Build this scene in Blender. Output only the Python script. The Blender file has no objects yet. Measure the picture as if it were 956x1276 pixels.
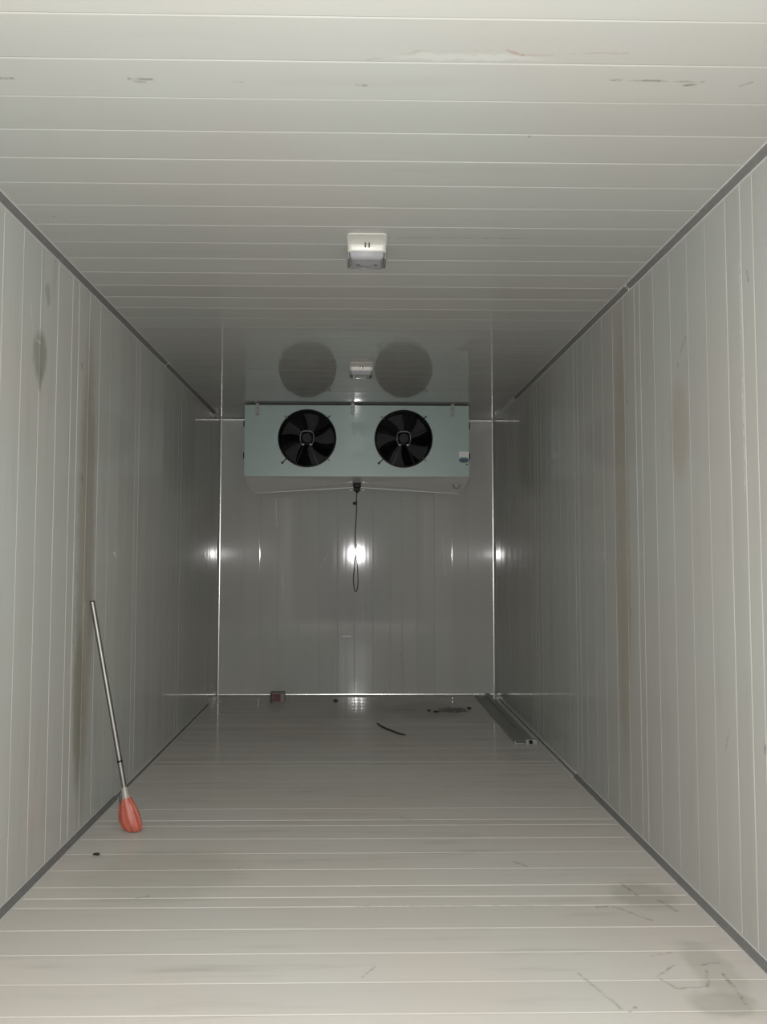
import bpy, bmesh, math, random
from mathutils import Vector, Matrix
random.seed(7)
PI = math.pi
scene = bpy.context.scene
COL = scene.collection

# ------------------------------------------------------------------ room numbers (metres)
XL, XR, YB, H = -1.143, 1.157, 6.487, 2.301      # left wall, right wall, back wall, ceiling
Y0 = -0.7                                        # open doorway end, behind the camera
# ------------------------------------------------------------------ camera
cd = bpy.data.cameras.new('camera'); cam = bpy.data.objects.new('camera', cd); COL.objects.link(cam)
F_PX, PITCH, YAW, ROLL = 968.82, 0.0559, 0.0173, 0.0016
cd.sensor_fit = 'HORIZONTAL'; cd.sensor_width = 36.0; cd.lens = F_PX * 36.0 / 956.0
cd.shift_x = 17.34 / 956.0; cd.clip_start = 0.01
fwd = Vector((math.sin(YAW)*math.cos(PITCH), math.cos(YAW)*math.cos(PITCH), math.sin(PITCH)))
rt = Vector((math.cos(YAW), -math.sin(YAW), 0)); up = rt.cross(fwd)
r2 = rt*math.cos(ROLL) + up*math.sin(ROLL); u2 = up*math.cos(ROLL) - rt*math.sin(ROLL)
M = Matrix((r2, u2, -fwd)).transposed().to_4x4(); M.translation = Vector((0, 0, 1.1543))
cam.matrix_world = M
scene.camera = cam
# ------------------------------------------------------------------ world (dim daylight at the doorway), phone torch, exposure
w = bpy.data.worlds.new('world'); scene.world = w; w.use_nodes = True
w.node_tree.nodes['Background'].inputs[0].default_value = (0.90, 0.97, 1.0, 1)
w.node_tree.nodes['Background'].inputs[1].default_value = 0.02
ld = bpy.data.lights.new('torch_light', 'POINT'); ld.energy = 380; ld.color = (1.0, 0.98, 0.97)
ld.shadow_soft_size = 0.009
lo = bpy.data.objects.new('torch_light', ld); lo.location = (0.0, -0.02, 1.175); COL.objects.link(lo)
vs = scene.view_settings
vs.view_transform = 'Standard'; vs.look = 'None'; vs.gamma = 1; vs.exposure = 0.0; vs.use_curve_mapping = False

# ------------------------------------------------------------------ helpers
class NT:
    def __init__(s, name):
        s.m = bpy.data.materials.new(name); s.m.use_nodes = True; s.t = s.m.node_tree
        s.b = s.t.nodes['Principled BSDF']
    def n(s, typ, **kw):
        nd = s.t.nodes.new(typ)
        for k, v in kw.items(): setattr(nd, k, v)
        return nd
    def put(s, sock, v):
        if isinstance(v, bpy.types.NodeSocket): s.t.links.new(v, sock)
        elif v is not None: sock.default_value = v
    def math(s, op, a, b=None, c=None, clamp=False):
        nd = s.n('ShaderNodeMath', operation=op); nd.use_clamp = clamp
        s.put(nd.inputs[0], a)
        if b is not None: s.put(nd.inputs[1], b)
        if c is not None: s.put(nd.inputs[2], c)
        return nd.outputs[0]
    def vm(s, op, a, b=None, sc=None):
        nd = s.n('ShaderNodeVectorMath', operation=op); s.put(nd.inputs[0], a)
        if b is not None: s.put(nd.inputs[1], b)
        if sc is not None: s.put(nd.inputs['Scale'], sc)
        return nd.outputs['Value'] if op in ('DOT_PRODUCT', 'LENGTH', 'DISTANCE') else nd.outputs[0]
    def noise(s, vec, scale, detail=3, rough=.5):
        nd = s.n('ShaderNodeTexNoise'); s.put(nd.inputs['Vector'], vec)
        nd.inputs['Scale'].default_value = scale; nd.inputs['Detail'].default_value = detail
        nd.inputs['Roughness'].default_value = rough
        return nd
    def remap(s, v, a, b, c=0., d=1.):
        nd = s.n('ShaderNodeMapRange'); nd.interpolation_type = 'SMOOTHSTEP'
        s.put(nd.inputs[0], v)
        for i, x in enumerate((a, b, c, d)): nd.inputs[i+1].default_value = x
        return nd.outputs[0]
    def mix(s, f, a, b, mode='MIX'):
        nd = s.n('ShaderNodeMix', data_type='RGBA', blend_type=mode)
        s.put(nd.inputs[0], f)
        s.put(nd.inputs[6], a if isinstance(a, bpy.types.NodeSocket) else (*a, 1))
        s.put(nd.inputs[7], b if isinstance(b, bpy.types.NodeSocket) else (*b, 1))
        return nd.outputs[2]

def simple(name, col, rough=.4, spec=.5, metal=0., coat=0., trans=0., bump=0., ior=1.5, var=.06, scale=30):
    k = NT(name); b = k.b
    pos = k.n('ShaderNodeTexCoord').outputs['Object']
    nz = k.noise(pos, scale)
    c2 = tuple(max(0, c*(1-var*2.5)) for c in col)
    k.put(b.inputs['Base Color'], k.mix(nz.outputs[0], tuple(min(1, c*(1+var)) for c in col), c2))
    b.inputs['Roughness'].default_value = rough; b.inputs['Metallic'].default_value = metal
    b.inputs['Coat Weight'].default_value = coat; b.inputs['Coat Roughness'].default_value = .05
    b.inputs['Specular IOR Level'].default_value = spec
    b.inputs['Transmission Weight'].default_value = trans; b.inputs['IOR'].default_value = ior
    if bump:
        bp = k.n('ShaderNodeBump'); bp.inputs['Strength'].default_value = bump; bp.inputs['Distance'].default_value = .002
        k.put(bp.inputs['Height'], nz.outputs[0]); k.put(b.inputs['Normal'], bp.outputs[0])
    return k.m

SPEC = .03
PANEL_COL = (0.300, 0.309, 0.290)
def panel_material(name, axis, marks=(), strokes=(), dirt=.25, speck=True, tint=(1, 1, 1), coat=.45, cr=.07, rel=.5):
    PC = tuple(PANEL_COL[i]*tint[i] for i in range(3))
    """painted sheet steel: axis = long direction of the pressed ribs; marks = soft stains and patches; strokes = scuffs and thin lines"""
    k = NT(name); b = k.b
    pos = k.n('ShaderNodeNewGeometry').outputs['Position']
    rnd = k.n('ShaderNodeObjectInfo').outputs['Random']
    # broad uneven tint and per piece tint
    big = k.noise(pos, 1.3, 2).outputs[0]
    warm = k.mix(k.remap(big, .38, .62), tuple(c*1.02 for c in PC), (PC[0]*1.03, PC[1]*.99, PC[2]*.98))
    v = k.math('MULTIPLY_ADD', rnd, .07, .965)
    col = k.mix(1.0, warm, k.n('ShaderNodeCombineColor').outputs[0], 'MULTIPLY')
    cc = col.node.inputs[7].links[0].from_node
    for i in range(3): k.put(cc.inputs[i], v)
    # fine dirt, stretched along the ribs
    sc = [14., 14., 14.]; sc[axis] = 1.6
    st = k.noise(k.vm('MULTIPLY', pos, tuple(sc)), 1.0, 5, .6).outputs[0]
    dm = k.math('MULTIPLY', k.remap(st, .52, .8), dirt)
    col = k.mix(dm, col, (.19, .185, .15))
    wob = k.noise(pos, 22, 3).outputs['Color']
    wpos = k.vm('ADD', pos, k.vm('SCALE', k.vm('SUBTRACT', wob, (.5, .5, .5)), sc=.05))
    wp2 = k.vm('ADD', pos, k.vm('SCALE', k.vm('SUBTRACT', wob, (.5, .5, .5)), sc=.014))
    brk = k.remap(k.noise(pos, 45, 3).outputs[0], .30, .62)
    for (c, r, colr, amt) in marks:          # centre, radii, colour, amount
        d = k.vm('LENGTH', k.vm('DIVIDE', k.vm('SUBTRACT', wpos, c), r))
        m = k.math('MULTIPLY', k.remap(d, .55, 1.05, 1., 0.), amt)
        m = k.math('MULTIPLY', m, k.math('MULTIPLY_ADD', st, .9, .5), clamp=True)
        col = k.mix(m, col, colr)
    for (a, e, wd, colr, amt) in strokes:    # scuffs and thin lines from a to e
        a = Vector(a); e = Vector(e); ba = e-a
        pa = k.vm('SUBTRACT', wp2, tuple(a))
        t = k.math('DIVIDE', k.vm('DOT_PRODUCT', pa, tuple(ba)), ba.length_squared, clamp=True)
        d = k.vm('DISTANCE', pa, k.vm('SCALE', tuple(ba), sc=t))
        m = k.math('MULTIPLY', k.remap(d, wd*.3, wd*1.15, 1., 0.), amt*.68)
        col = k.mix(k.math('MULTIPLY', m, brk), col, colr)
    if speck:
        vo = k.n('ShaderNodeTexVoronoi'); k.put(vo.inputs['Vector'], pos); vo.inputs['Scale'].default_value = 4.2
        hsh = k.math('GREATER_THAN', vo.outputs['Color'], .62)
        sp = k.math('MULTIPLY', k.math('LESS_THAN', k.vm('LENGTH', k.vm('SUBTRACT', wp2, vo.outputs['Position'])), .006), hsh)
        col = k.mix(k.math('MULTIPLY', sp, .55), col, (.16, .15, .12))
    k.put(b.inputs['Base Color'], col)
    k.put(b.inputs['Roughness'], k.math('MULTIPLY_ADD', st, .25, .26))
    b.inputs['Specular IOR Level'].default_value = SPEC
    b.inputs['Coat Weight'].default_value = coat; b.inputs['Coat Roughness'].default_value = cr
    # rolled-sheet relief along the ribs
    s2 = [9., 9., 9.]; s2[axis] = .5
    s3 = [70., 70., 70.]; s3[axis] = 2.0
    h1 = k.noise(k.vm('MULTIPLY', pos, tuple(s2)), 1., 2).outputs[0]
    h2 = k.noise(k.vm('MULTIPLY', pos, tuple(s3)), 1., 3).outputs[0]
    hh = k.math('MULTIPLY_ADD', h2, .07, h1)
    bp = k.n('ShaderNodeBump'); bp.inputs['Strength'].default_value = rel; bp.inputs['Distance'].default_value = .0022
    k.put(bp.inputs['Height'], hh)
    k.put(b.inputs['Normal'], bp.outputs[0]); k.put(b.inputs['Coat Normal'], bp.outputs[0])
    return k.m

def mesh_of(name, bm, smooth=False):
    bmesh.ops.recalc_face_normals(bm, faces=bm.faces[:])
    me = bpy.data.meshes.new(name); bm.to_mesh(me); bm.free()
    if smooth:
        for p in me.polygons: p.use_smooth = True
        try: me.set_sharp_from_angle(angle=math.radians(35))
        except Exception: pass
    return me
def link(name, me, mat, parent=None, loc=None, mw=None):
    if mat is not None and not me.materials: me.materials.append(mat)
    o = bpy.data.objects.new(name, me); COL.objects.link(o)
    if parent is not None: o.parent = parent
    if loc is not None: o.location = loc
    if mw is not None: o.matrix_basis = mw
    return o
def obj(name, bm, mat, parent=None, smooth=False, loc=None): return link(name, mesh_of(name, bm, smooth), mat, parent, loc)
def empty(name, loc, label, cat, group=None):
    o = bpy.data.objects.new(name, None); o.empty_display_size = .05; COL.objects.link(o); o.location = loc
    return tag(o, label, cat, group)
def tag(o, label, cat, group=None):
    o['label'] = label; o['category'] = cat
    if group: o['group'] = group
    return o
def box(bm, c, s, bev=0., seg=2, mat=None):
    g = bmesh.ops.create_cube(bm, size=1.0); vv = g['verts']
    for v in vv: v.co = Vector((v.co.x*s[0], v.co.y*s[1], v.co.z*s[2]))
    if bev:
        es = list({e for v in vv for e in v.link_edges})
        r = bmesh.ops.bevel(bm, geom=es, offset=bev, segments=seg, affect='EDGES', profile=.5)
        vv = list({v for f in r['faces'] for v in f.verts} | {v for v in vv if v.is_valid})
    for v in vv:
        if mat is not None: v.co = mat @ v.co
        v.co += Vector(c)
    return vv
def cyl(bm, p0, p1, r0, r1=None, seg=20, caps=True):
    p0 = Vector(p0); p1 = Vector(p1); r1 = r0 if r1 is None else r1
    d = p1-p0; q = Vector((0, 0, 1)).rotation_difference(d.normalized()).to_matrix().to_4x4()
    g = bmesh.ops.create_cone(bm, cap_ends=caps, segments=seg, radius1=r0, radius2=r1, depth=d.length)
    bmesh.ops.transform(bm, matrix=Matrix.Translation((p0+p1)/2) @ q, verts=g['verts'])
    return g['verts']
def tube(bm, pts, r, seg=8, closed=False):
    pts = [Vector(p) for p in pts]; n = len(pts); rings = []
    for i, p in enumerate(pts):
        a = pts[(i-1) % n] if (i or closed) else pts[0]; c = pts[(i+1) % n] if (i < n-1 or closed) else pts[-1]
        t = (c-a).normalized(); ref = Vector((0, 0, 1)) if abs(t.z) < .9 else Vector((0, 1, 0))
        u = t.cross(ref).normalized(); v = t.cross(u)
        rr = r[i] if isinstance(r, (list, tuple)) else r
        rings.append([bm.verts.new(p+u*rr*math.cos(2*PI*k/seg)+v*rr*math.sin(2*PI*k/seg)) for k in range(seg)])
    for i in range(n if closed else n-1):
        A = rings[i]; B = rings[(i+1) % n]
        for k in range(seg): bm.faces.new((A[k], A[(k+1) % seg], B[(k+1) % seg], B[k]))
    if not closed:
        bm.faces.new(rings[0]); bm.faces.new(rings[-1][::-1])
def ring(bm, c, R, r, seg=40, ts=6, axis='Y'):
    c = Vector(c); P = []
    for k in range(seg):
        a = 2*PI*k/seg
        P.append(c + (Vector((math.cos(a)*R, 0, math.sin(a)*R)) if axis == 'Y' else Vector((math.cos(a)*R, math.sin(a)*R, 0))))
    tube(bm, P, r, ts, True)
def prism(bm, poly, axis, a, b):
    """poly in the other two axes (in x,y,z order), extruded from a to b"""
    def P(p, t):
        c = list(p); c.insert(axis, t); return bm.verts.new(c)
    A = [P(p, a) for p in poly]; B = [P(p, b) for p in poly]
    bm.faces.new(A); bm.faces.new(B[::-1]); n = len(poly)
    for i in range(n): bm.faces.new((A[i], B[i], B[(i+1) % n], A[(i+1) % n]))

# ------------------------------------------------------------------ materials
brown = (.19, .155, .10); grime = (.19, .195, .15); dark = (.07, .065, .05); rosy = (.24, .17, .13)
Z = H
mat_ceil = panel_material('painted_steel_ceiling', 0, dirt=.12, coat=.68, cr=.045, rel=.35,
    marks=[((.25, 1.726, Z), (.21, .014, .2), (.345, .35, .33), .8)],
    strokes=[((.02, 1.742, Z), (.14, 1.708, Z), .004, rosy, .5), ((.34, 1.70, Z), (.38, 1.716, Z), .006, rosy, .9),
             ((.38, 1.716, Z), (.62, 1.704, Z), .0035, rosy, .6), ((.13, 1.705, Z), (.34, 1.703, Z), .0025, rosy, .5),
             ((.61, 1.806, Z), (.73, 1.808, Z), .005, dark, .8), ((.73, 1.806, Z), (.84, 1.808, Z), .004, dark, .45),
             ((.80, 1.822, Z), (.825, 1.818, Z), .006, dark, .9), ((.825, 1.818, Z), (.84, 1.806, Z), .004, dark, .7),
             ((.935, 1.822, Z), (.96, 1.808, Z), .005, dark, .7), ((.0, 1.838, Z), (.022, 1.838, Z), .006, dark, .9),
             ((-.55, 1.824, Z), (-.50, 1.824, Z), .006, dark, .8), ((-.54, 1.836, Z), (-.52, 1.836, Z), .006, dark, .6),
             ((-.86, 1.826, Z), (-.83, 1.828, Z), .006, dark, .8), ((-.3, 1.83, Z), (-.28, 1.83, Z), .004, dark, .6),
             ((.0, 2.75, Z), (.62, 2.745, Z), .006, dark, .5)])
mat_floor = panel_material('painted_steel_floor', 0, dirt=.38, tint=(1.37, 1.30, 1.28), coat=.22,
    marks=[((1.0, 2.22, 0), (.08, .19, .2), grime, .3), ((.98, 2.7, 0), (.13, .13, .2), grime, .38),
           ((.95, 2.06, 0), (.10, .07, .2), grime, .4), ((-.7, 2.9, 0), (.35, .3, .2), grime, .22),
           ((.55, 5.9, 0), (.35, .4, .2), grime, .45), ((.05, 5.9, 0), (.3, .5, .2), grime, .3)],
    strokes=[((1.02, 2.20, 0), (1.01, 2.06, 0), .007, dark, .75), ((.83, 2.19, 0), (.90, 2.25, 0), .005, grime, .9),
             ((.83, 2.19, 0), (.86, 2.13, 0), .005, grime, .9), ((.86, 2.13, 0), (.95, 2.14, 0), .005, grime, .9),
             ((.95, 2.14, 0), (.98, 2.22, 0), .006, grime, .9), ((.86, 2.30, 0), (.92, 2.32, 0), .006, dark, .6),
             ((.96, 2.25, 0), (1.03, 2.26, 0), .007, dark, .7), ((.85, 2.62, 0), (.94, 2.52, 0), .008, grime, .8),
             ((.94, 2.80, 0), (.96, 2.70, 0), .008, dark, .6), ((1.02, 2.66, 0), (1.05, 2.58, 0), .010, dark, .5),
             ((.62, 2.21, 0), (.68, 2.04, 0), .007, grime, .7), ((.72, 2.05, 0), (.70, 2.03, 0), .006, dark, .6),
             ((.79, 2.615, 0), (.83, 2.62, 0), .007, dark, .6), ((.0, 2.63, 0), (.7, 2.63, 0), .004, dark, .45),
             ((.02, 2.20, 0), (.06, 2.26, 0), .005, dark, .6), ((-.74, 2.70, 0), (-.70, 2.72, 0), .006, dark, .6),
             ((.60, 3.0, 0), (.64, 2.95, 0), .007, dark, .6), ((-.44, 2.95, 0), (-.42, 2.96, 0), .006, dark, .5),
             ((-.88, 3.905, 0), (-.33, 3.90, 0), .004, (.55, .55, .53), .9), ((.2, 3.5, 0), (.24, 3.47, 0), .008, dark, .5)])  # the long near-white stroke lies along a panel groove
mat_left = panel_material('painted_steel_left_wall', 2, dirt=.22, tint=(1.2, 1.2, 1.2),
    marks=[((XL, 3.31, 1.1), (.3, .12, 1.2), (.19, .16, .115), .55), ((XL, 3.26, .55), (.3, .07, .42), (.15, .14, .105), .5),
           ((XL, 2.79, 1.87), (.3, .075, .11), (.205, .21, .175), .9), ((XL, 2.80, 1.79), (.3, .02, .06), (.205, .21, .175), .7),
           ((XL, 2.85, 2.12), (.3, .03, .05), (.21, .215, .17), .6)],
    strokes=[((XL, 3.22, 1.95), (XL, 3.22, 1.93), .008, dark, .9), ((XL, 3.25, 1.49), (XL, 3.25, 1.45), .007, dark, .9),
             ((XL, 2.70, 2.05), (XL, 2.72, 1.95), .007, (.5, .5, .47), .7), ((XL, 2.76, 1.92), (XL, 2.80, 1.92), .006, (.5, .5, .47), .7),
             ((XL, 3.2, .9), (XL, 3.2, .55), .008, dark, .45), ((XL, 3.19, 1.3), (XL, 3.19, .8), .005, dark, .4)])
mat_right = panel_material('painted_steel_right_wall', 2, dirt=.2,
    marks=[((XR, 3.36, 1.2), (.3, .11, 1.2), (.22, .185, .14), .55), ((XR, 2.75, 1.6), (.3, .10, .22), (.26, .21, .17), .4)],
    strokes=[((XR, 2.285, 2.05), (XR, 2.285, 1.35), .005, (.5, .5, .47), .8), ((XR, 2.72, 1.88), (XR, 2.68, 1.92), .007, dark, .7), ((XR, 2.75, 1.85), (XR, 2.74, 1.83), .006, (.2, .09, .06), .6),
             ((XR, 3.28, 1.83), (XR, 3.27, 1.81), .007, dark, .8), ((XR, 2.24, 2.0), (XR, 2.235, 1.97), .006, dark, .8),
             ((XR, 3.27, .93), (XR, 3.27, .91), .008, dark, .8), ((XR, 2.42, .62), (XR, 2.45, .55), .006, grime, .8),
             ((XR, 2.21, .62), (XR, 2.21, .60), .007, dark, .8)])
mat_back = panel_material('painted_steel_back_wall', 2, dirt=.12, speck=False, rel=.3,
    marks=[((.0, YB, .95), (.36, .3, .75), (.27, .27, .265), .5)],  # broad patch, slightly darker grey, over the middle panels
    strokes=[((-.67, YB, 1.62), (-.66, YB, 1.40), .006, (.55, .55, .53), .8), ((-.61, YB, 1.05), (-.60, YB, .8), .006, (.55, .55, .53), .5),
             ((.72, YB, 1.3), (.74, YB, 1.0), .006, (.55, .55, .53), .5), ((-.30, YB, 1.05), (-.24, YB, 1.16), .008, (.5, .5, .48), .6),
             ((.05, YB, .9), (.06, YB, .6), .012, (.42, .42, .41), .4), ((.38, YB, .33), (.40, YB, .07), .008, grime, .4)])
m_trim = simple('dark_grey_sealant', (.125, .125, .12), .6, var=.08)
m_flange = simple('white_trim_edge', (.44, .44, .42), .4, coat=.2)
m_cove = simple('satin_metal_corner_trim', (.62, .62, .60), .26, metal=.75, coat=.5, bump=.3, scale=70)
m_teal = simple('pale_teal_painted_steel', (.205, .262, .245), .42, metal=.12, coat=.30, var=.04, scale=6, bump=.05)
m_tray = simple('grey_painted_tray', (.60, .60, .58), .35, coat=.5, var=.05)
m_crease_gleam = simple('pale_crease_gleam', (.85, .85, .83), .5, metal=.5)  # near-white, so the gleam along the ribs sits in the colour
m_black = simple('black_plastic', (.0022, .0024, .003), .5, spec=.2)
m_wire = simple('black_coated_wire', (.003, .0033, .005), .35, spec=.3)
m_blade = simple('dark_fan_blade', (.0022, .0026, .0036), .5, spec=.07)
m_cavity = simple('dark_cooler_inside', (.002, .002, .0025), .9)
m_steel = simple('brushed_steel', (.24, .235, .22), .5, metal=1.0, var=.05, scale=80)
m_glint = simple('whitened_screw_glint', (.9, .9, .88), .5, metal=.5, coat=1.0)  # whitish colour stands in for the glints on the screws
m_zinc = simple('galvanised_steel', (.17, .175, .17), .4, metal=.8, var=.1)
m_white = simple('white_plastic', (.40, .395, .365), .4, coat=.2, var=.03)
m_lens = simple('clear_grey_lens', (.40, .40, .42), .14, trans=.45, coat=1.0, var=.01)
m_reflector = simple('lamp_reflector', (.40, .40, .42), .25, metal=.7)
m_bulb = simple('frosted_bulb', (.7, .7, .7), .3)
m_slot = simple('dark_slot', (.06, .055, .05), .7)
m_label = simple('white_paper', (.50, .50, .47), .55, var=.03)
m_blue = simple('blue_print', (.010, .045, .065), .5, var=.03)
m_paleblue = simple('pale_print', (.04, .10, .12), .4, var=.03)
m_orange = simple('orange_plastic', (.42, .10, .065), .5, trans=.15, var=.15, scale=40, bump=.4)
m_orange2 = simple('deep_orange_plastic', (.36, .07, .045), .5, var=.15, scale=40)
m_socket = simple('cloudy_plastic_socket', (.36, .36, .31), .3, trans=.3)
m_alu = simple('dull_aluminium', (.235, .24, .22), .5, metal=.2, var=.1, scale=14)
m_red = simple('red_print', (.075, .004, .007), .5, var=.05)
m_card = simple('grey_carton', (.16, .15, .135), .6)
m_cardbrown = simple('brown_carton_side', (.06, .035, .022), .7)
m_rubber = simple('dark_rubber', (.02, .02, .017), .6)
m_film = simple('crumpled_film', (.25, .255, .23), .3, coat=.3, var=.15)

# ------------------------------------------------------------------ room shell of ribbed sandwich panels
DEP, CH = .0016, .0052
VAR = ((.0009, .0036), (.0012, .0042), (.0007, .0030), (.0014, .0048))
def strip_mesh(wd, L, cache={}, dep=DEP, ch=CH, faint=False):
    dep, ch = (dep, ch) if wd < .105 else (.0005, .0028) if faint else random.choice(VAR)
    key = (round(wd, 4), round(L, 3), dep, ch)
    if key in cache: return key, cache
    bm = bmesh.new()
    a, b, l = wd/2, wd/2-ch, L/2
    prof = [(-a, -dep), (-b-.0012, -.00015), (-b, 0), (b, 0), (b+.0012, -.00015), (a, -dep), (a, -dep-.004), (-a, -dep-.004)]
    prism(bm, prof, 0, -l, l)
    cache[key] = mesh_of('panel', bm); return key, cache
def slab(name, c, s, mat):
    bm = bmesh.new(); box(bm, c, s); o = obj(name, bm, mat); o['kind'] = 'structure'; return o
def lay(parent, mat, edges, L, frame, dep=DEP, ch=CH, amp=.0012):
    """frame(mid) -> matrix placing local x = length, y = advance, z = out of the surface"""
    cache = {}
    for a, b in zip(edges[:-1], edges[1:]):
        key, c = strip_mesh(b-a, L, cache, dep, ch, parent.name != 'wall_back' and a > 3.5)
        me = c[key]
        if not me.materials: me.materials.append(mat)
        mw = frame((a+b)/2) @ Matrix.Rotation(random.uniform(-amp, amp), 4, 'X')
        link('panel', me, mat, parent, mw=mw)
def regular(a, b, p):
    n = round((b-a)/p); return [a+(b-a)*i/n for i in range(n+1)]
LX = XR-XL; MX = (XL+XR)/2; T = .08; B0 = DEP+.003
def ycuts(*known): return sorted(known)
YS = .92
# ceiling
ceil_e = [1.597+.1515*i for i in range(-4, 32)]; ceil_e = [y for y in ceil_e if y < YB-.03] + [YB]
floor_e = [.97, 1.12, 1.27, 1.42, 1.57, 1.70, 1.72+.157, 2.027, 2.172, 2.327, 2.477, 2.628, 2.700, 2.790, 2.936, 3.090, 3.247, 3.40, 3.47, 3.626, 3.77, 3.905,
           4.055, 4.205, 4.355, 4.43, 4.58, 4.73, 4.88, 5.03, 5.18, 5.33, 5.405, 5.555, 5.705, 5.855, 6.005, 6.155, 6.305, YB]
left_e = [.95, 1.10, 1.25, 1.40, 1.55, 1.70, 1.85, 2.00, 2.135, 2.21, 2.335, 2.485, 2.636, 2.786, 2.948, 3.098, 3.173, 3.300, 3.441, 3.590, 3.734, 3.863,
          4.01, 4.085, 4.235, 4.394, 4.545, 4.695, 4.845, 4.99, 5.065, 5.20, 5.341, 5.49, 5.64, 5.79, 5.93, 6.01, 6.16, 6.31, YB]
right_e = [.95, 1.02, 1.17, 1.32, 1.47, 1.62, 1.77, 1.92, 2.06, 2.202, 2.274, 2.370, 2.513, 2.655, 2.805, 2.964, 3.108, 3.172, 3.30, 3.45, 3.60, 3.75, 3.90,
           4.01, 4.08, 4.23, 4.38, 4.53, 4.68, 4.83, 4.92, 4.99, 5.14, 5.29, 5.44, 5.59, 5.74, 5.83, 5.90, 6.05, 6.20, 6.35, YB]
back_e = [XL, XL+.205, XL+.345, XL+.491, XL+.665, XL+.83, XL+.991, XL+1.131, XL+1.285, XL+1.43, XL+1.530, XL+1.653, XL+1.80, XL+1.942, XL+2.08, XR]
ym = (Y0+YB)/2; yl = YB-Y0
floor = slab('floor', (MX, ym, -B0-T/2), (LX+2*T, yl+T*2, T), mat_floor)
ceiling = slab('ceiling', (MX, ym, H+B0+T/2), (LX+2*T, yl+T*2, T), mat_ceil)
wall_left = slab('wall_left', (XL-B0-T/2, ym, H/2), (T, yl, H+2*B0), mat_left)
wall_right = slab('wall_right', (XR+B0+T/2, ym, H/2), (T, yl, H+2*B0), mat_right)
wall_back = slab('wall_back', (MX, YB+B0+T/2, H/2), (LX, T, H+2*B0), mat_back)
def MM(x, y, z, o): m = Matrix((x, y, z)).transposed().to_4x4(); m.translation = o; return m
V = Vector
f_floor = lambda t: MM(V((1, 0, 0)), V((0, 1, 0)), V((0, 0, 1)), V((MX, t, 0)))
f_ceil = lambda t: MM(V((-1, 0, 0)), V((0, 1, 0)), V((0, 0, -1)), V((MX, t, H)))
f_left = lambda t: MM(V((0, 0, -1)), V((0, 1, 0)), V((1, 0, 0)), V((XL, t, H/2)))
f_right = lambda t: MM(V((0, 0, 1)), V((0, 1, 0)), V((-1, 0, 0)), V((XR, t, H/2)))
f_back = lambda t: MM(V((0, 0, 1)), V((1, 0, 0)), V((0, -1, 0)).normalized(), V((t, YB, H/2)))
f_back = lambda t: MM(V((0, 0, -1)), V((1, 0, 0)), V((0, -1, 0)), V((t, YB, H/2)))
for par, mt, ed, L, fr in ((floor, mat_floor, floor_e, LX, f_floor), (ceiling, mat_ceil, ceil_e, LX, f_ceil),
                           (wall_left, mat_left, left_e, H, f_left), (wall_right, mat_right, right_e, H, f_right)):
    lay(par, mt, [Y0+(ed[0]-Y0)*.5*i for i in range(2)] + ed, L, fr)
lay(wall_back, mat_back, back_e, H, f_back, .0010, .004)
# small fixings on the back wall
for x, z in ((-.399, 1.168), (.376, 1.169), (.375, .34), (-.40, .34), (-.40, 1.62), (.376, 1.60)):
    bm = bmesh.new(); cyl(bm, (x, YB+.001, z), (x, YB-.003, z), .0055, .003, 10)
    obj('rivet', bm, m_zinc, wall_back)

# sealed corner trims that run the length of the room
tn = [0]
def long_trim(cx, cz, sx, sz, y0, y1, dark_to=None, leg=.0185, fl=.025):
    tn[0] += 1
    bm = bmesh.new(); t = .0016
    prism(bm, [(cx, cz), (cx+sx*fl, cz), (cx+sx*fl, cz+sz*t), (cx+sx*t, cz+sz*t), (cx+sx*t, cz+sz*fl), (cx, cz+sz*fl)], 1, y0, y1)
    o = obj('trim_%d' % tn[0], bm, m_flange); o['kind'] = 'structure'
    bm = bmesh.new()
    prism(bm, [(cx+sx*t, cz+sz*t), (cx+sx*leg, cz+sz*t), (cx+sx*(leg*.62), cz+sz*(leg*.62)), (cx+sx*t, cz+sz*leg)], 1, y0+.004, (dark_to or y1)-.004)
    obj('sealant_bead', bm, m_trim, o)
long_trim(XL, H, 1, -1, Y0, 4.600); long_trim(XL, H, 1, -1, 4.612, YB-.014, 6.2)
long_trim(XR, H, -1, -1, Y0, 3.212); long_trim(XR, H, -1, -1, 3.226, YB-.014, 5.55)
long_trim(XL, 0, 1, 1, Y0, 3.78); long_trim(XL, 0, 1, 1, 3.786, YB-.014, 6.1, .010)
long_trim(XR, 0, -1, 1, Y0, 4.12); long_trim(XR, 0, -1, 1, 4.126, YB-.014, 6.3, .009)
# glossy coved trims round the back wall
def cove(p, axis, a, b, sx, sy, r=.013):
    """p = the two other coordinates of the corner"""
    tn[0] += 1; bm = bmesh.new(); n = 6
    poly = [p] + [(p[0]+sx*(r-r*math.sin(t)), p[1]+sy*(r-r*math.cos(t))) for t in [PI/2*i/n for i in range(n+1)]]
    prism(bm, poly, axis, a, b)
    o = obj('trim_%d' % tn[0], bm, m_cove, smooth=True); o['kind'] = 'structure'
cove((XL, YB), 2, .0, H, 1, -1); cove((XR, YB), 2, .0, H, -1, -1)
cove((YB, H), 0, XL+.012, XR-.012, -1, -1); cove((YB, 0), 0, XL+.012, XR-.012, -1, 1)

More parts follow.
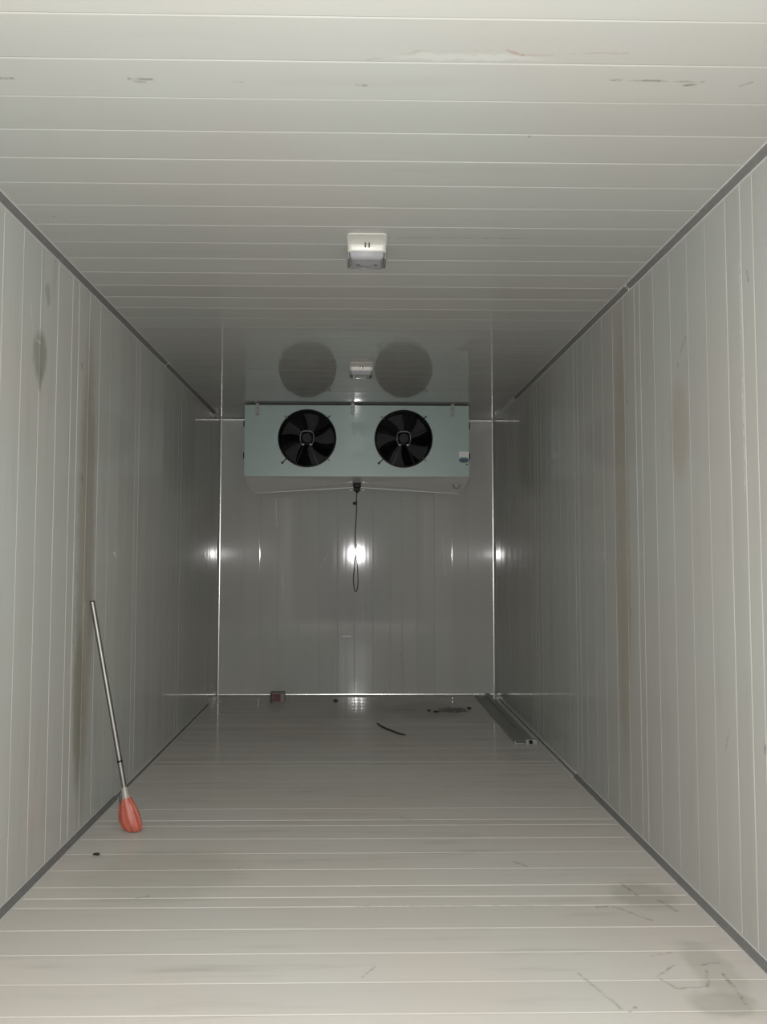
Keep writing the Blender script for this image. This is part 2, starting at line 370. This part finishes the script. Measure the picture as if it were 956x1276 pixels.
# ------------------------------------------------------------------ evaporator (twin fan cooler)
EX0, EX1, EYF, EYR, EZ0, EZ1 = -.842, .852, 5.82, 6.24, 1.748, 2.286
EC = (EX0+EX1)/2
ev = empty('evaporator_unit', (EC, EYF, EZ0), 'pale teal cooling unit with two black fans hung under the ceiling at the back wall', 'cooler')
def P(name, bm, mat, parent=None, smooth=False):
    """part given in world coordinates; the roots stand unrotated"""
    me = mesh_of(name, bm, smooth)
    if parent is None: parent = ev
    root = parent
    while root.parent: root = root.parent
    off = root.location
    me.transform(Matrix.Translation(-off))
    return link(name, me, mat, parent)
# front panel with two round openings
FANS = ((-.370, 2.034), (.356, 2.033)); FR = .214
bm = bmesh.new()
nseg = 56
def quad_with_hole(x0, x1, cx, cz):
    hole = [bm.verts.new((cx+FR*math.cos(2*PI*k/nseg), EYF, cz+FR*math.sin(2*PI*k/nseg))) for k in range(nseg)]
    back_ = [bm.verts.new((v.co.x, EYF+.02, v.co.z)) for v in hole]
    out = []
    for k in range(nseg):
        a = 2*PI*k/nseg; dx, dz = math.cos(a), math.sin(a)
        tt = min([((x1-cx)/dx) if dx > 1e-9 else 1e9, ((x0-cx)/dx) if dx < -1e-9 else 1e9,
                  ((EZ1-cz)/dz) if dz > 1e-9 else 1e9, ((EZ0-cz)/dz) if dz < -1e-9 else 1e9])
        out.append(bm.verts.new((cx+dx*tt, EYF, cz+dz*tt)))
    for k in range(nseg):
        j = (k+1) % nseg
        bm.faces.new((hole[k], hole[j], out[j], out[k])); bm.faces.new((hole[k], hole[j], back_[j], back_[k]))
        # corner fill
        a, b = out[k].co, out[j].co
        if abs(a.x-b.x) > 1e-6 and abs(a.z-b.z) > 1e-6:
            cxr = x1 if max(a.x, b.x) > x1-1e-5 else x0; czr = EZ1 if max(a.z, b.z) > EZ1-1e-5 else EZ0
            bm.faces.new((out[k], out[j], bm.verts.new((cxr, EYF, czr))))
quad_with_hole(EX0, EC, *FANS[0]); quad_with_hole(EC, EX1, *FANS[1])
# folded rim of the front panel
for (c, s) in (((EC, EYF+.011, EZ0+.001), (EX1-EX0, .022, .002)), ((EC, EYF+.011, EZ1-.001), (EX1-EX0, .022, .002)),
               ((EX0+.001, EYF+.011, (EZ0+EZ1)/2), (.002, .022, EZ1-EZ0)), ((EX1-.001, EYF+.011, (EZ0+EZ1)/2), (.002, .022, EZ1-EZ0))):
    box(bm, c, s)
P('front_panel', bm, m_teal)
# casing: sides, top, rear coil frame
bm = bmesh.new(); zr = 1.652
for x in (EX0, EX1-.002):
    prism(bm, [(EYF+.022, EZ0+.002), (EYR, zr), (EYR, EZ1), (EYF+.022, EZ1)], 0, x, x+.002)
box(bm, (EC, (EYF+EYR)/2, EZ1-.001), (EX1-EX0-.004, EYR-EYF-.044, .002))
P('casing', bm, m_teal)
bm = bmesh.new(); box(bm, (EC, EYR-.07, 2.0), (EX1-EX0-.03, .12, .50))
for i in range(60): box(bm, (EX0+.03+i*.028, EYR-.003, 2.0), (.004, .008, .48))
c_ = P('cooling_coil', bm, m_cavity)
# drip tray: four sloping facets falling to the drain, near-white ribs drawn along the bright streaks
ctr = (.006, 6.03, 1.722)
bm = bmesh.new()
cs = [(EX0, EYF+.003, EZ0), (EX1, EYF+.003, EZ0), (EX1, EYR, zr), (EC, EYR, 1.703), (EX0, EYR, zr)]
vv = [bm.verts.new(c) for c in cs]; vc = bm.verts.new(ctr); n_ = len(cs)
for i in range(n_): bm.faces.new((vv[i], vv[(i+1) % n_], vc))
tv = [bm.verts.new((c[0], c[1], c[2]+.006)) for c in cs]; tc = bm.verts.new((ctr[0], ctr[1], ctr[2]+.006))
for i in range(n_): bm.faces.new((tv[i], tv[(i+1) % n_], tc)); bm.faces.new((vv[i], vv[(i+1) % n_], tv[(i+1) % n_], tv[i]))
tray = P('drip_tray', bm, m_tray)
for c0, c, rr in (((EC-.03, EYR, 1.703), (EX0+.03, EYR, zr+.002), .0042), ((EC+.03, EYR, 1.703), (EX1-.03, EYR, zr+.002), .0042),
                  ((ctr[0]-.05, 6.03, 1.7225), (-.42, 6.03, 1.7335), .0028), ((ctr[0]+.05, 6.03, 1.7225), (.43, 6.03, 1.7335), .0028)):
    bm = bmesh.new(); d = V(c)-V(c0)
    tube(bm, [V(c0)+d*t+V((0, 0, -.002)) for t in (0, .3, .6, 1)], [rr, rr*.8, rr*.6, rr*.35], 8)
    P('streak_rib', bm, m_crease_gleam, tray, True)
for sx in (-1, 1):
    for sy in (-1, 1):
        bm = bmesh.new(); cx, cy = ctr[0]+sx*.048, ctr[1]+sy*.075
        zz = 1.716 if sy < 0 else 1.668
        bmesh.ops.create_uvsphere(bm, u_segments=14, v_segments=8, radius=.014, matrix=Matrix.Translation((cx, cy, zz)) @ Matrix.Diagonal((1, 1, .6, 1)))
        P('screw_glint', bm, m_glint, tray, True)  # oversized whitish beads, shaped to show as glints round the drain
bm = bmesh.new()
box(bm, (.006, 6.02, 1.698), (.062, .05, .034), .004)
box(bm, (.006, 6.02, 1.668), (.050, .042, .032), .006)
cyl(bm, (.006, 6.02, 1.654), (.006, 6.02, 1.640), .012, .009, 14)
P('drain_outlet', bm, m_black, None, True)
# fans
for fx, fz in FANS:
    bm = bmesh.new()
    # ring shroud: lip in front, throat behind
    prof = [(FR+.006, EYF-.001), (FR+.006, EYF-.008), (FR-.003, EYF-.010), (FR-.010, EYF+.004), (FR-.012, EYF+.085), (FR-.004, EYF+.085), (FR-.002, EYF-.001)]
    n = 56; rows = []
    for k in range(n):
        a = 2*PI*k/n; rows.append([bm.verts.new((fx+r*math.cos(a), y, fz+r*math.sin(a))) for r, y in prof])
    for k in range(n):
        A = rows[k]; Bq = rows[(k+1) % n]
        for i in range(len(prof)): bm.faces.new((A[i], A[(i+1) % len(prof)], Bq[(i+1) % len(prof)], Bq[i]))
    cyl(bm, (fx, EYF+.088, fz), (fx, EYF+.086, fz), FR-.004, seg=56)
    fan = P('fan', bm, m_black, None, True)
    for kb in range(5):
        bm = bmesh.new(); a0 = 2*PI*kb/5+(.6 if fx < 0 else 1.1); nr, na = 6, 5; g = []
        for i in range(nr):
            r = .050+(.150*i/(nr-1)); row = []
            for j in range(na):
                t = j/(na-1)-.5; sweep = .22*(i/(nr-1))**1.5; wdt = .75-.12*i/(nr-1)
                a = a0+sweep+t*wdt
                row.append(bm.verts.new((fx+r*math.cos(a), EYF+.045+t*.045+.01*math.cos(t*PI), fz+r*math.sin(a))))
            g.append(row)
        fs = [bm.faces.new((g[i][j], g[i][j+1], g[i+1][j+1], g[i+1][j])) for i in range(nr-1) for j in range(na-1)]
        bmesh.ops.solidify(bm, geom=fs, thickness=.002)
        P('fan_blade', bm, m_blade, fan, True)
    bm = bmesh.new(); cyl(bm, (fx, EYF+.075, fz), (fx, EYF+.012, fz), .052, .048, 32); cyl(bm, (fx, EYF+.012, fz), (fx, EYF+.004, fz), .048, .036, 32)
    P('motor_hub', bm, m_black, fan, True)
    bm = bmesh.new()                                        # protective grille: rings and spokes
    for i in range(13):
        R = .058+i*.0125; dome = -.012*(1-((R-.058)/.16)**2)
        ring(bm, (fx, EYF-.012+dome, fz), R, .0011, 44, 5)
    for k in range(8):
        a = PI/8+k*PI/4
        tube(bm, [(fx+r*math.cos(a), EYF-.0135-.012*(1-((r-.058)/.16)**2)+.001, fz+r*math.sin(a)) for r in (.046, .09, .13, .17, .216)], .0017, 6)
    P('wire_guard', bm, m_wire, fan, True)
    bm = bmesh.new()                                        # eight-sided steel ring round the motor cap, open at the bottom
    pts = []
    for k in range(15):
        a = -PI/2+.35+(2*PI-.7)*k/14
        ca, sa = math.cos(a), math.sin(a); q = (abs(ca)**4+abs(sa)**4)**(-.25)
        pts.append((fx+.050*q*ca, EYF-.030, fz+.052*q*sa))
    tube(bm, pts, .0046, 8)
    for s in (-1, 1): box(bm, (fx+s*.030, EYF-.032, fz-.050), (.018, .008, .012), .002)
    P('motor_ring', bm, m_steel, fan, True)
    bm = bmesh.new(); cyl(bm, (fx, EYF-.024, fz), (fx, EYF-.032, fz), .040, .036, 8)
    P('motor_cap', bm, m_black, fan)
    for k in range(4):
        a = PI/4+k*PI/2; low = (k == 2)
        bm = bmesh.new(); ca, sa = math.cos(a), math.sin(a)
        r_end = .262 if low else .240
        tube(bm, [(fx+r*ca, EYF-.010, fz+r*sa) for r in (.205, .222, r_end)], .0036, 8)
        cyl(bm, (fx+r_end*ca, EYF+.001, fz+r_end*sa), (fx+r_end*ca, EYF-.014, fz+r_end*sa), .0095 if low else .0055, .0075 if low else .0045, 12)
        P('guard_foot', bm, m_black if k in (0, 2) else m_zinc, fan, True)
# hangers: perforated straps bolted to the ceiling and lapped over the front
for i, sx in enumerate((-.745, -.028, .727)):
    bm = bmesh.new(); zb = 2.205 if i != 1 else 2.215
    box(bm, (sx, EYF-.008, (H+zb)/2-.001), (.026, .003, H-zb-.003), .001, 1)
    box(bm, (sx, EYF-.040, H-.0035), (.026, .065, .003))
    st = P('hanging_strap', bm, m_zinc)
    for z in (2.275, 2.248, 2.224):
        bm = bmesh.new(); cyl(bm, (sx, EYF-.009, z), (sx, EYF-.017, z), .0072, .006, 6)
        P('bolt', bm, m_steel, st)
for x, z in ((EX0-.005, 2.149), (EX0-.005, 1.906), (EX1+.005, 2.138), (EX1+.005, 1.906)):
    bm = bmesh.new(); box(bm, (x, EYF+.03, z), (.011, .03, .045), .002)
    cyl(bm, (x-.001, EYF+.012, z), (x-.001, EYF+.018, z), .005, seg=10)
    P('side_latch', bm, m_black)
# maker's plate
bm = bmesh.new(); box(bm, (.812, EYF-.001, 1.917), (.074, .002, .044), .0006, 1)
rp = P('rating_label', bm, m_label); rp['label'] = 'small white paper rating label'
bm = bmesh.new()
for dz, a, b in ((.008, -.03, .012), (-.004, -.03, .022), (-.014, -.028, -.002), (-.014, .006, .026)):
    box(bm, (.812+(a+b)/2, EYF-.0025, 1.917+dz), (b-a, .0006, .0022))
P('print_lines', bm, simple('grey_print', (.42, .42, .40), .5), rp)
bm = bmesh.new()
def disc(bm, cx, cz, a, b, y0, y1, n=36):
    A = [bm.verts.new((cx+a*math.cos(2*PI*k/n), y0, cz+b*math.sin(2*PI*k/n))) for k in range(n)]
    B = [bm.verts.new((v.co.x, y1, v.co.z)) for v in A]
    bm.faces.new(A); bm.faces.new(B[::-1])
    for k in range(n): bm.faces.new((A[k], A[(k+1) % n], B[(k+1) % n], B[k]))
disc(bm, .811, 1.872, .037, .019, EYF, EYF-.002)
ov = P('oval_emblem', bm, m_blue); ov['label'] = 'dark blue oval emblem'
bm = bmesh.new(); tube(bm, [(.811+x, EYF-.0025, 1.872+.004*math.sin(x*90)) for x in [-.026+.004*i for i in range(14)]], .0022, 5)
P('emblem_lettering', bm, m_paleblue, ov, True)
bm = bmesh.new(); cyl(bm, (.833, EYF, 1.840), (.833, EYF-.004, 1.840), .006, .005, 12); P('panel_screw', bm, m_black)
bm = bmesh.new(); ring(bm, (.778, 6.00, 1.700), .024, .0032, 28, 8); box(bm, (.778, 6.0, 1.723), (.012, .01, .010), .001)
P('ring_hook', bm, m_zinc, None, True)

# sensor cable hanging below the drain
cb = empty('hanging_cable', (.0, 6.02, .87), 'thin black cable with a closed loop hanging below the cooling unit drain', 'cable')
bm = bmesh.new()
pts = [(.004, 6.02, 1.640)]
for i in range(1, 14):
    z = 1.640-.04*i; pts.append((-.001+.004*math.sin(i*.6), 6.02, z))
loop = []
for k in range(17):
    t = k/16; a = t*PI
    loop.append((-.002-.0+.018*math.cos(a)*1.0+.002, 6.02+.004*math.sin(a), 1.10-.225*math.sin(a)**.75 if True else 0))
pts += [(.006, 6.02, 1.11)] if False else []
pts += [(.012, 6.02, 1.06)] + [(.014, 6.02, 1.0), (.016, 6.02, .94), (.011, 6.02, .895), (.0, 6.02, .874), (-.010, 6.02, .886), (-.019, 6.02, .93), (-.022, 6.02, .98), (-.016, 6.021, 1.04), (-.006, 6.022, 1.10), (-.001, 6.024, 1.16), (.003, 6.025, 1.24)]
# smooth
for _ in range(2):
    q = [pts[0]]
    for a, b in zip(pts[:-1], pts[1:]):
        q += [tuple(a[i]*.75+b[i]*.25 for i in range(3)), tuple(a[i]*.25+b[i]*.75 for i in range(3))]
    pts = q+[pts[-1]]
tube(bm, pts, .0034, 7)
P('cord', bm, m_black, cb, True)
bm = bmesh.new(); box(bm, (-.014, 6.02, 1.558), (.024, .014, .020), .003); box(bm, (.000, 6.02, 1.560), (.014, .014, .034), .003)
P('cable_clip', bm, m_black, cb, True)

# ------------------------------------------------------------------ bulkhead lamps on the ceiling
def make_lamp(label):
    r = empty('ceiling_lamp', (0, 0, H), label, 'lamp', 'bulkhead lamps along the ceiling')
    def Q(name, bm, mat, par=None, sm=False): return link(name, mesh_of(name, bm, sm), mat, par or r)
    bm = bmesh.new(); W = .072                        # y measured from the front edge of the plate, z down
    def loft(secs, rr=.019, n=5):
        rings = []
        for (y0, y1, wx, z) in secs:
            ringv = []
            for (cx, cy, a0) in ((wx-rr, y1-rr, 0), (-wx+rr, y1-rr, PI/2), (-wx+rr, y0+rr, PI), (wx-rr, y0+rr, 3*PI/2)):
                for k in range(n+1):
                    a = a0+PI/2*k/n; ringv.append(bm.verts.new((cx+rr*math.cos(a), cy+rr*math.sin(a), z)))
            rings.append(ringv)
        for A, B in zip(rings[:-1], rings[1:]):
            m = len(A)
            for k in range(m): bm.faces.new((A[k], A[(k+1) % m], B[(k+1) % m], B[k]))
        bm.faces.new(rings[0]); bm.faces.new(rings[-1][::-1])
    loft([(.0, .235, W, -.0005), (.004, .232, W, -.004), (.070, .230, W, -.009), (.076, .228, W, -.012), (.079, .226, W, -.029), (.082, .223, W-.003, -.033)])
    base = Q('base', bm, m_white, None, True)
    for s in (-.006, .008):
        bm = bmesh.new(); box(bm, (s, .0715, -.0135), (.005, .014, .018), .001, 1); Q('slot', bm, m_slot, base)
    bm = bmesh.new(); loft([(.088, .218, W-.009, -.033), (.090, .216, W-.010, -.050), (.096, .200, W-.016, -.056), (.104, .192, W-.024, -.0585)], .009)
    lens = Q('lens', bm, m_lens, None, True)
    bm = bmesh.new(); box(bm, (0, .15, -.0345), (.112, .110, .002)); Q('reflector', bm, m_reflector)
    bm = bmesh.new(); tube(bm, [(x*.001, .150+.004*math.sin(x*.2), -.046) for x in range(-38, 40, 4)], .006, 10); Q('bulb', bm, m_bulb, None, True)
    for s in (-1, 1):
        bm = bmesh.new(); box(bm, (s*(W-.004), .15, -.040), (.008, .10, .030), .003); Q('side_clip', bm, simple('grey_clip', (.13, .13, .125), .5), None, True)
        bm = bmesh.new(); cyl(bm, (s*.033, .150, -.0585), (s*.033, .150, -.062), .006, .005, 12); Q('screw', bm, m_slot, lens)
    return r
lamp = make_lamp('white ceiling lamp with clear grey lens, the large one nearest the doorway')
lamp.location = (.037, 2.707, H)
l2 = lamp.copy(); COL.objects.link(l2); l2.location = (.029, 4.555, H)
for ch in list(lamp.children):
    c = ch.copy(); COL.objects.link(c); c.parent = l2
    for g in ch.children:
        d = g.copy(); COL.objects.link(d); d.parent = c
l2['label'] = 'small far white ceiling lamp just in front of the cooling unit'

# ------------------------------------------------------------------ steel-handled mop leaning on the left wall
foot = V((-.935, 3.339, .0)); top = V((-1.131, 3.372, .954)); ax = (top-foot).normalized()
mp = empty('mop', tuple(foot), 'steel handled mop with orange head leaning on the left wall', 'mop')
bm = bmesh.new(); cyl(bm, foot+ax*.165, top, .0105, .0105, 20)
h_ = P('handle', bm, m_steel, mp, True)
bm = bmesh.new(); cyl(bm, top-ax*.001, top+ax*.004, .0108, .008, 18); P('end_cap', bm, m_black, h_, True)
bm = bmesh.new(); cyl(bm, foot+ax*.29, foot+ax*.297, .0114, .0114, 18); P('collar', bm, m_black, h_, True)
bm = bmesh.new(); tube(bm, [foot+ax*t for t in (.185, .165, .15, .138, .125)], [.012, .014, .0160, .0175, .0165], 16)
P('socket', bm, m_socket, mp, True)
bm = bmesh.new()                                          # pleated, flattened tear drop head
u = V((1, -.08, 0)).normalized(); vq = ax.cross(u).normalized()
secs = [(.000, .020, .016, .010), (.006, .034, .024, .008), (.022, .043, .030, .004), (.05, .046, .030, 0), (.085, .041, .026, 0), (.115, .032, .021, 0), (.14, .022, .017, 0), (.15, .012, .012, 0)]
rings = []; NS = 40
bd = V((.10, 0, 1)).normalized()
for (t, a, b, off) in secs:
    R_ = []
    for k in range(NS):
        an = 2*PI*k/NS; pl = 1+.07*math.cos(an*10+t*20)
        pnt = foot + ax*t + u*(a*pl*math.cos(an)+off) + vq*(b*pl*math.sin(an))
        pnt.z = max(pnt.z, .001)
        R_.append(bm.verts.new(pnt))
    rings.append(R_)
for A, Bq in zip(rings[:-1], rings[1:]):
    for k in range(NS): bm.faces.new((A[k], A[(k+1) % NS], Bq[(k+1) % NS], Bq[k]))
bm.faces.new(rings[0]); bm.faces.new(rings[-1][::-1])
hd = P('mop_head', bm, m_orange, mp, True); hd['label'] = 'orange rounded mop head'
for s in (-1, 1):                                         # two darker folds over the head
    bm = bmesh.new()
    tube(bm, [foot+ax*t+u*(s*a)-vq*b*(-1 if vq.y > 0 else 1) for t, a, b in ((.03, .010, .029), (.06, .016, .0305), (.09, .014, .027), (.12, .007, .022))], [.005, .009, .008, .004], 8)
    P('fold', bm, m_orange2, hd, True)
bm = bmesh.new(); tube(bm, [foot+ax*t-u*.016-vq*.004 for t in (.165, .15, .125, .10)], [.005, .012, .014, .006], 10); P('clamp', bm, m_slot, mp, True)

# ------------------------------------------------------------------ things on the floor
ct = empty('small_carton', (-.614, 6.20, .0), 'small grey carton with a red square lying by the back wall', 'box')
def PF(name, bm, mat, root, sm=False): return P(name, bm, mat, root, sm)
bm = bmesh.new(); box(bm, (-.614, 6.212, .0405), (.112, .075, .079), .002, 1); body = PF('carton_body', bm, m_card, ct)
bm = bmesh.new(); box(bm, (-.660, 6.1735, .040), (.020, .0012, .076)); s_ = PF('carton_side_band', bm, m_cardbrown, ct)
bm = bmesh.new(); box(bm, (-.617, 6.173, .041), (.056, .0015, .060), .0005, 1); rd = PF('red_square', bm, m_red, ct); rd['label'] = 'dark red printed square'

tagc = empty('metal_channel', (1.03, 5.6, 0), 'long dull aluminium channel lying on the floor along the right wall', 'channel')
bm = bmesh.new(); cx0, cx1, cy0, cy1 = .978, 1.098, 4.84, 6.44
prism(bm, [(cx0, 0), (cx1, 0), (cx1, .024), (cx1-.034, .024), (cx1-.036, .003), (cx0+.010, .003), (cx0+.008, .014), (cx0, .014)], 1, cy0, cy1)
P('channel_body', bm, m_alu, tagc)
bm = bmesh.new(); box(bm, (1.078, 4.825, .0155), (.070, .03, .031), .003); ec = P('end_block', bm, m_alu, tagc)
bm = bmesh.new(); cyl(bm, (1.072, 4.811, .0165), (1.072, 4.806, .0165), .0125, .0125, 20); P('end_hole', bm, m_cavity, ec, True)

bm = bmesh.new()
pts = [(.147, 5.409), (.158, 5.36), (.180, 5.29), (.212, 5.22), (.255, 5.14), (.290, 5.075), (.318, 5.055)]
tube(bm, [(x, y, .0065) for x, y in pts], [.003, .006, .006, .0065, .006, .006, .004], 8)
tag(obj('rubber_strip', bm, m_rubber, None, True), 'short curved dark rubber strip lying on the floor near the back', 'strip')

def crumb(name, x, y, s, mat, label, cat, group=None, flat=.5, seed=0):
    rg = random.Random(seed); bm = bmesh.new()
    bmesh.ops.create_icosphere(bm, subdivisions=2, radius=1.0)
    for v in bm.verts:
        k = 1+rg.uniform(-.28, .28); v.co = V((v.co.x*s[0]*k, v.co.y*s[1]*k, v.co.z*s[2]*k))
    zmin = min(v.co.z for v in bm.verts)
    for v in bm.verts: v.co.z -= zmin
    return tag(obj(name, bm, mat, None, True, (x, y, .0002)), label, cat, group)
crumb('rubber_scrap', -.161, 6.235, (.018, .030, .007), m_rubber, 'tiny black scrap on the floor by the back wall, right of the carton', 'scrap', seed=1)
crumb('rubber_scrap', -.997, 3.079, (.014, .009, .004), m_rubber, 'dark crumb on the floor in front of the orange mop head', 'scrap', seed=2)
crumb('rubber_scrap', .545, 5.84, (.012, .018, .006), m_rubber, 'leftmost black scrap beside the crumpled plastic film', 'scrap', seed=3)
crumb('rubber_scrap', .592, 5.80, (.020, .018, .006), m_rubber, 'second black scrap from the left beside the crumpled film', 'scrap', seed=4)
crumb('rubber_scrap', .852, 5.905, (.015, .020, .009), m_rubber, 'black scrap at the right end of the crumpled film', 'scrap', seed=5)
crumb('rubber_scrap', .700, 5.90, (.020, .018, .007), m_rubber, 'black scrap under the left edge of the crumpled film', 'scrap', seed=6)
# crumpled sheet of film
rg = random.Random(11); bm = bmesh.new(); nx, ny = 16, 8; g = []
for i in range(nx):
    row = []
    for j in range(ny):
        x = .62+.20*i/(nx-1); y = 5.80+.13*j/(ny-1)+.02*math.sin(i*.6)
        env = math.sin(PI*i/(nx-1))*math.sin(PI*j/(ny-1))
        row.append(bm.verts.new((x, y, .003+.028*env*(rg.random()*.6+.5*(i/(nx-1))))))
    g.append(row)
fs = [bm.faces.new((g[i][j], g[i+1][j], g[i+1][j+1], g[i][j+1])) for i in range(nx-1) for j in range(ny-1)]
bmesh.ops.solidify(bm, geom=fs, thickness=.0012)
tag(obj('plastic_film', bm, m_film), 'crumpled greyish plastic film on the floor near the channel', 'film')

# small paper sticker on the back wall
bm = bmesh.new(); box(bm, (-.077, YB-.0012, .485), (.072, .0016, .012), .0005, 1)
tag(obj('sticker', bm, m_label), 'small white paper strip stuck low on the back wall', 'sticker')
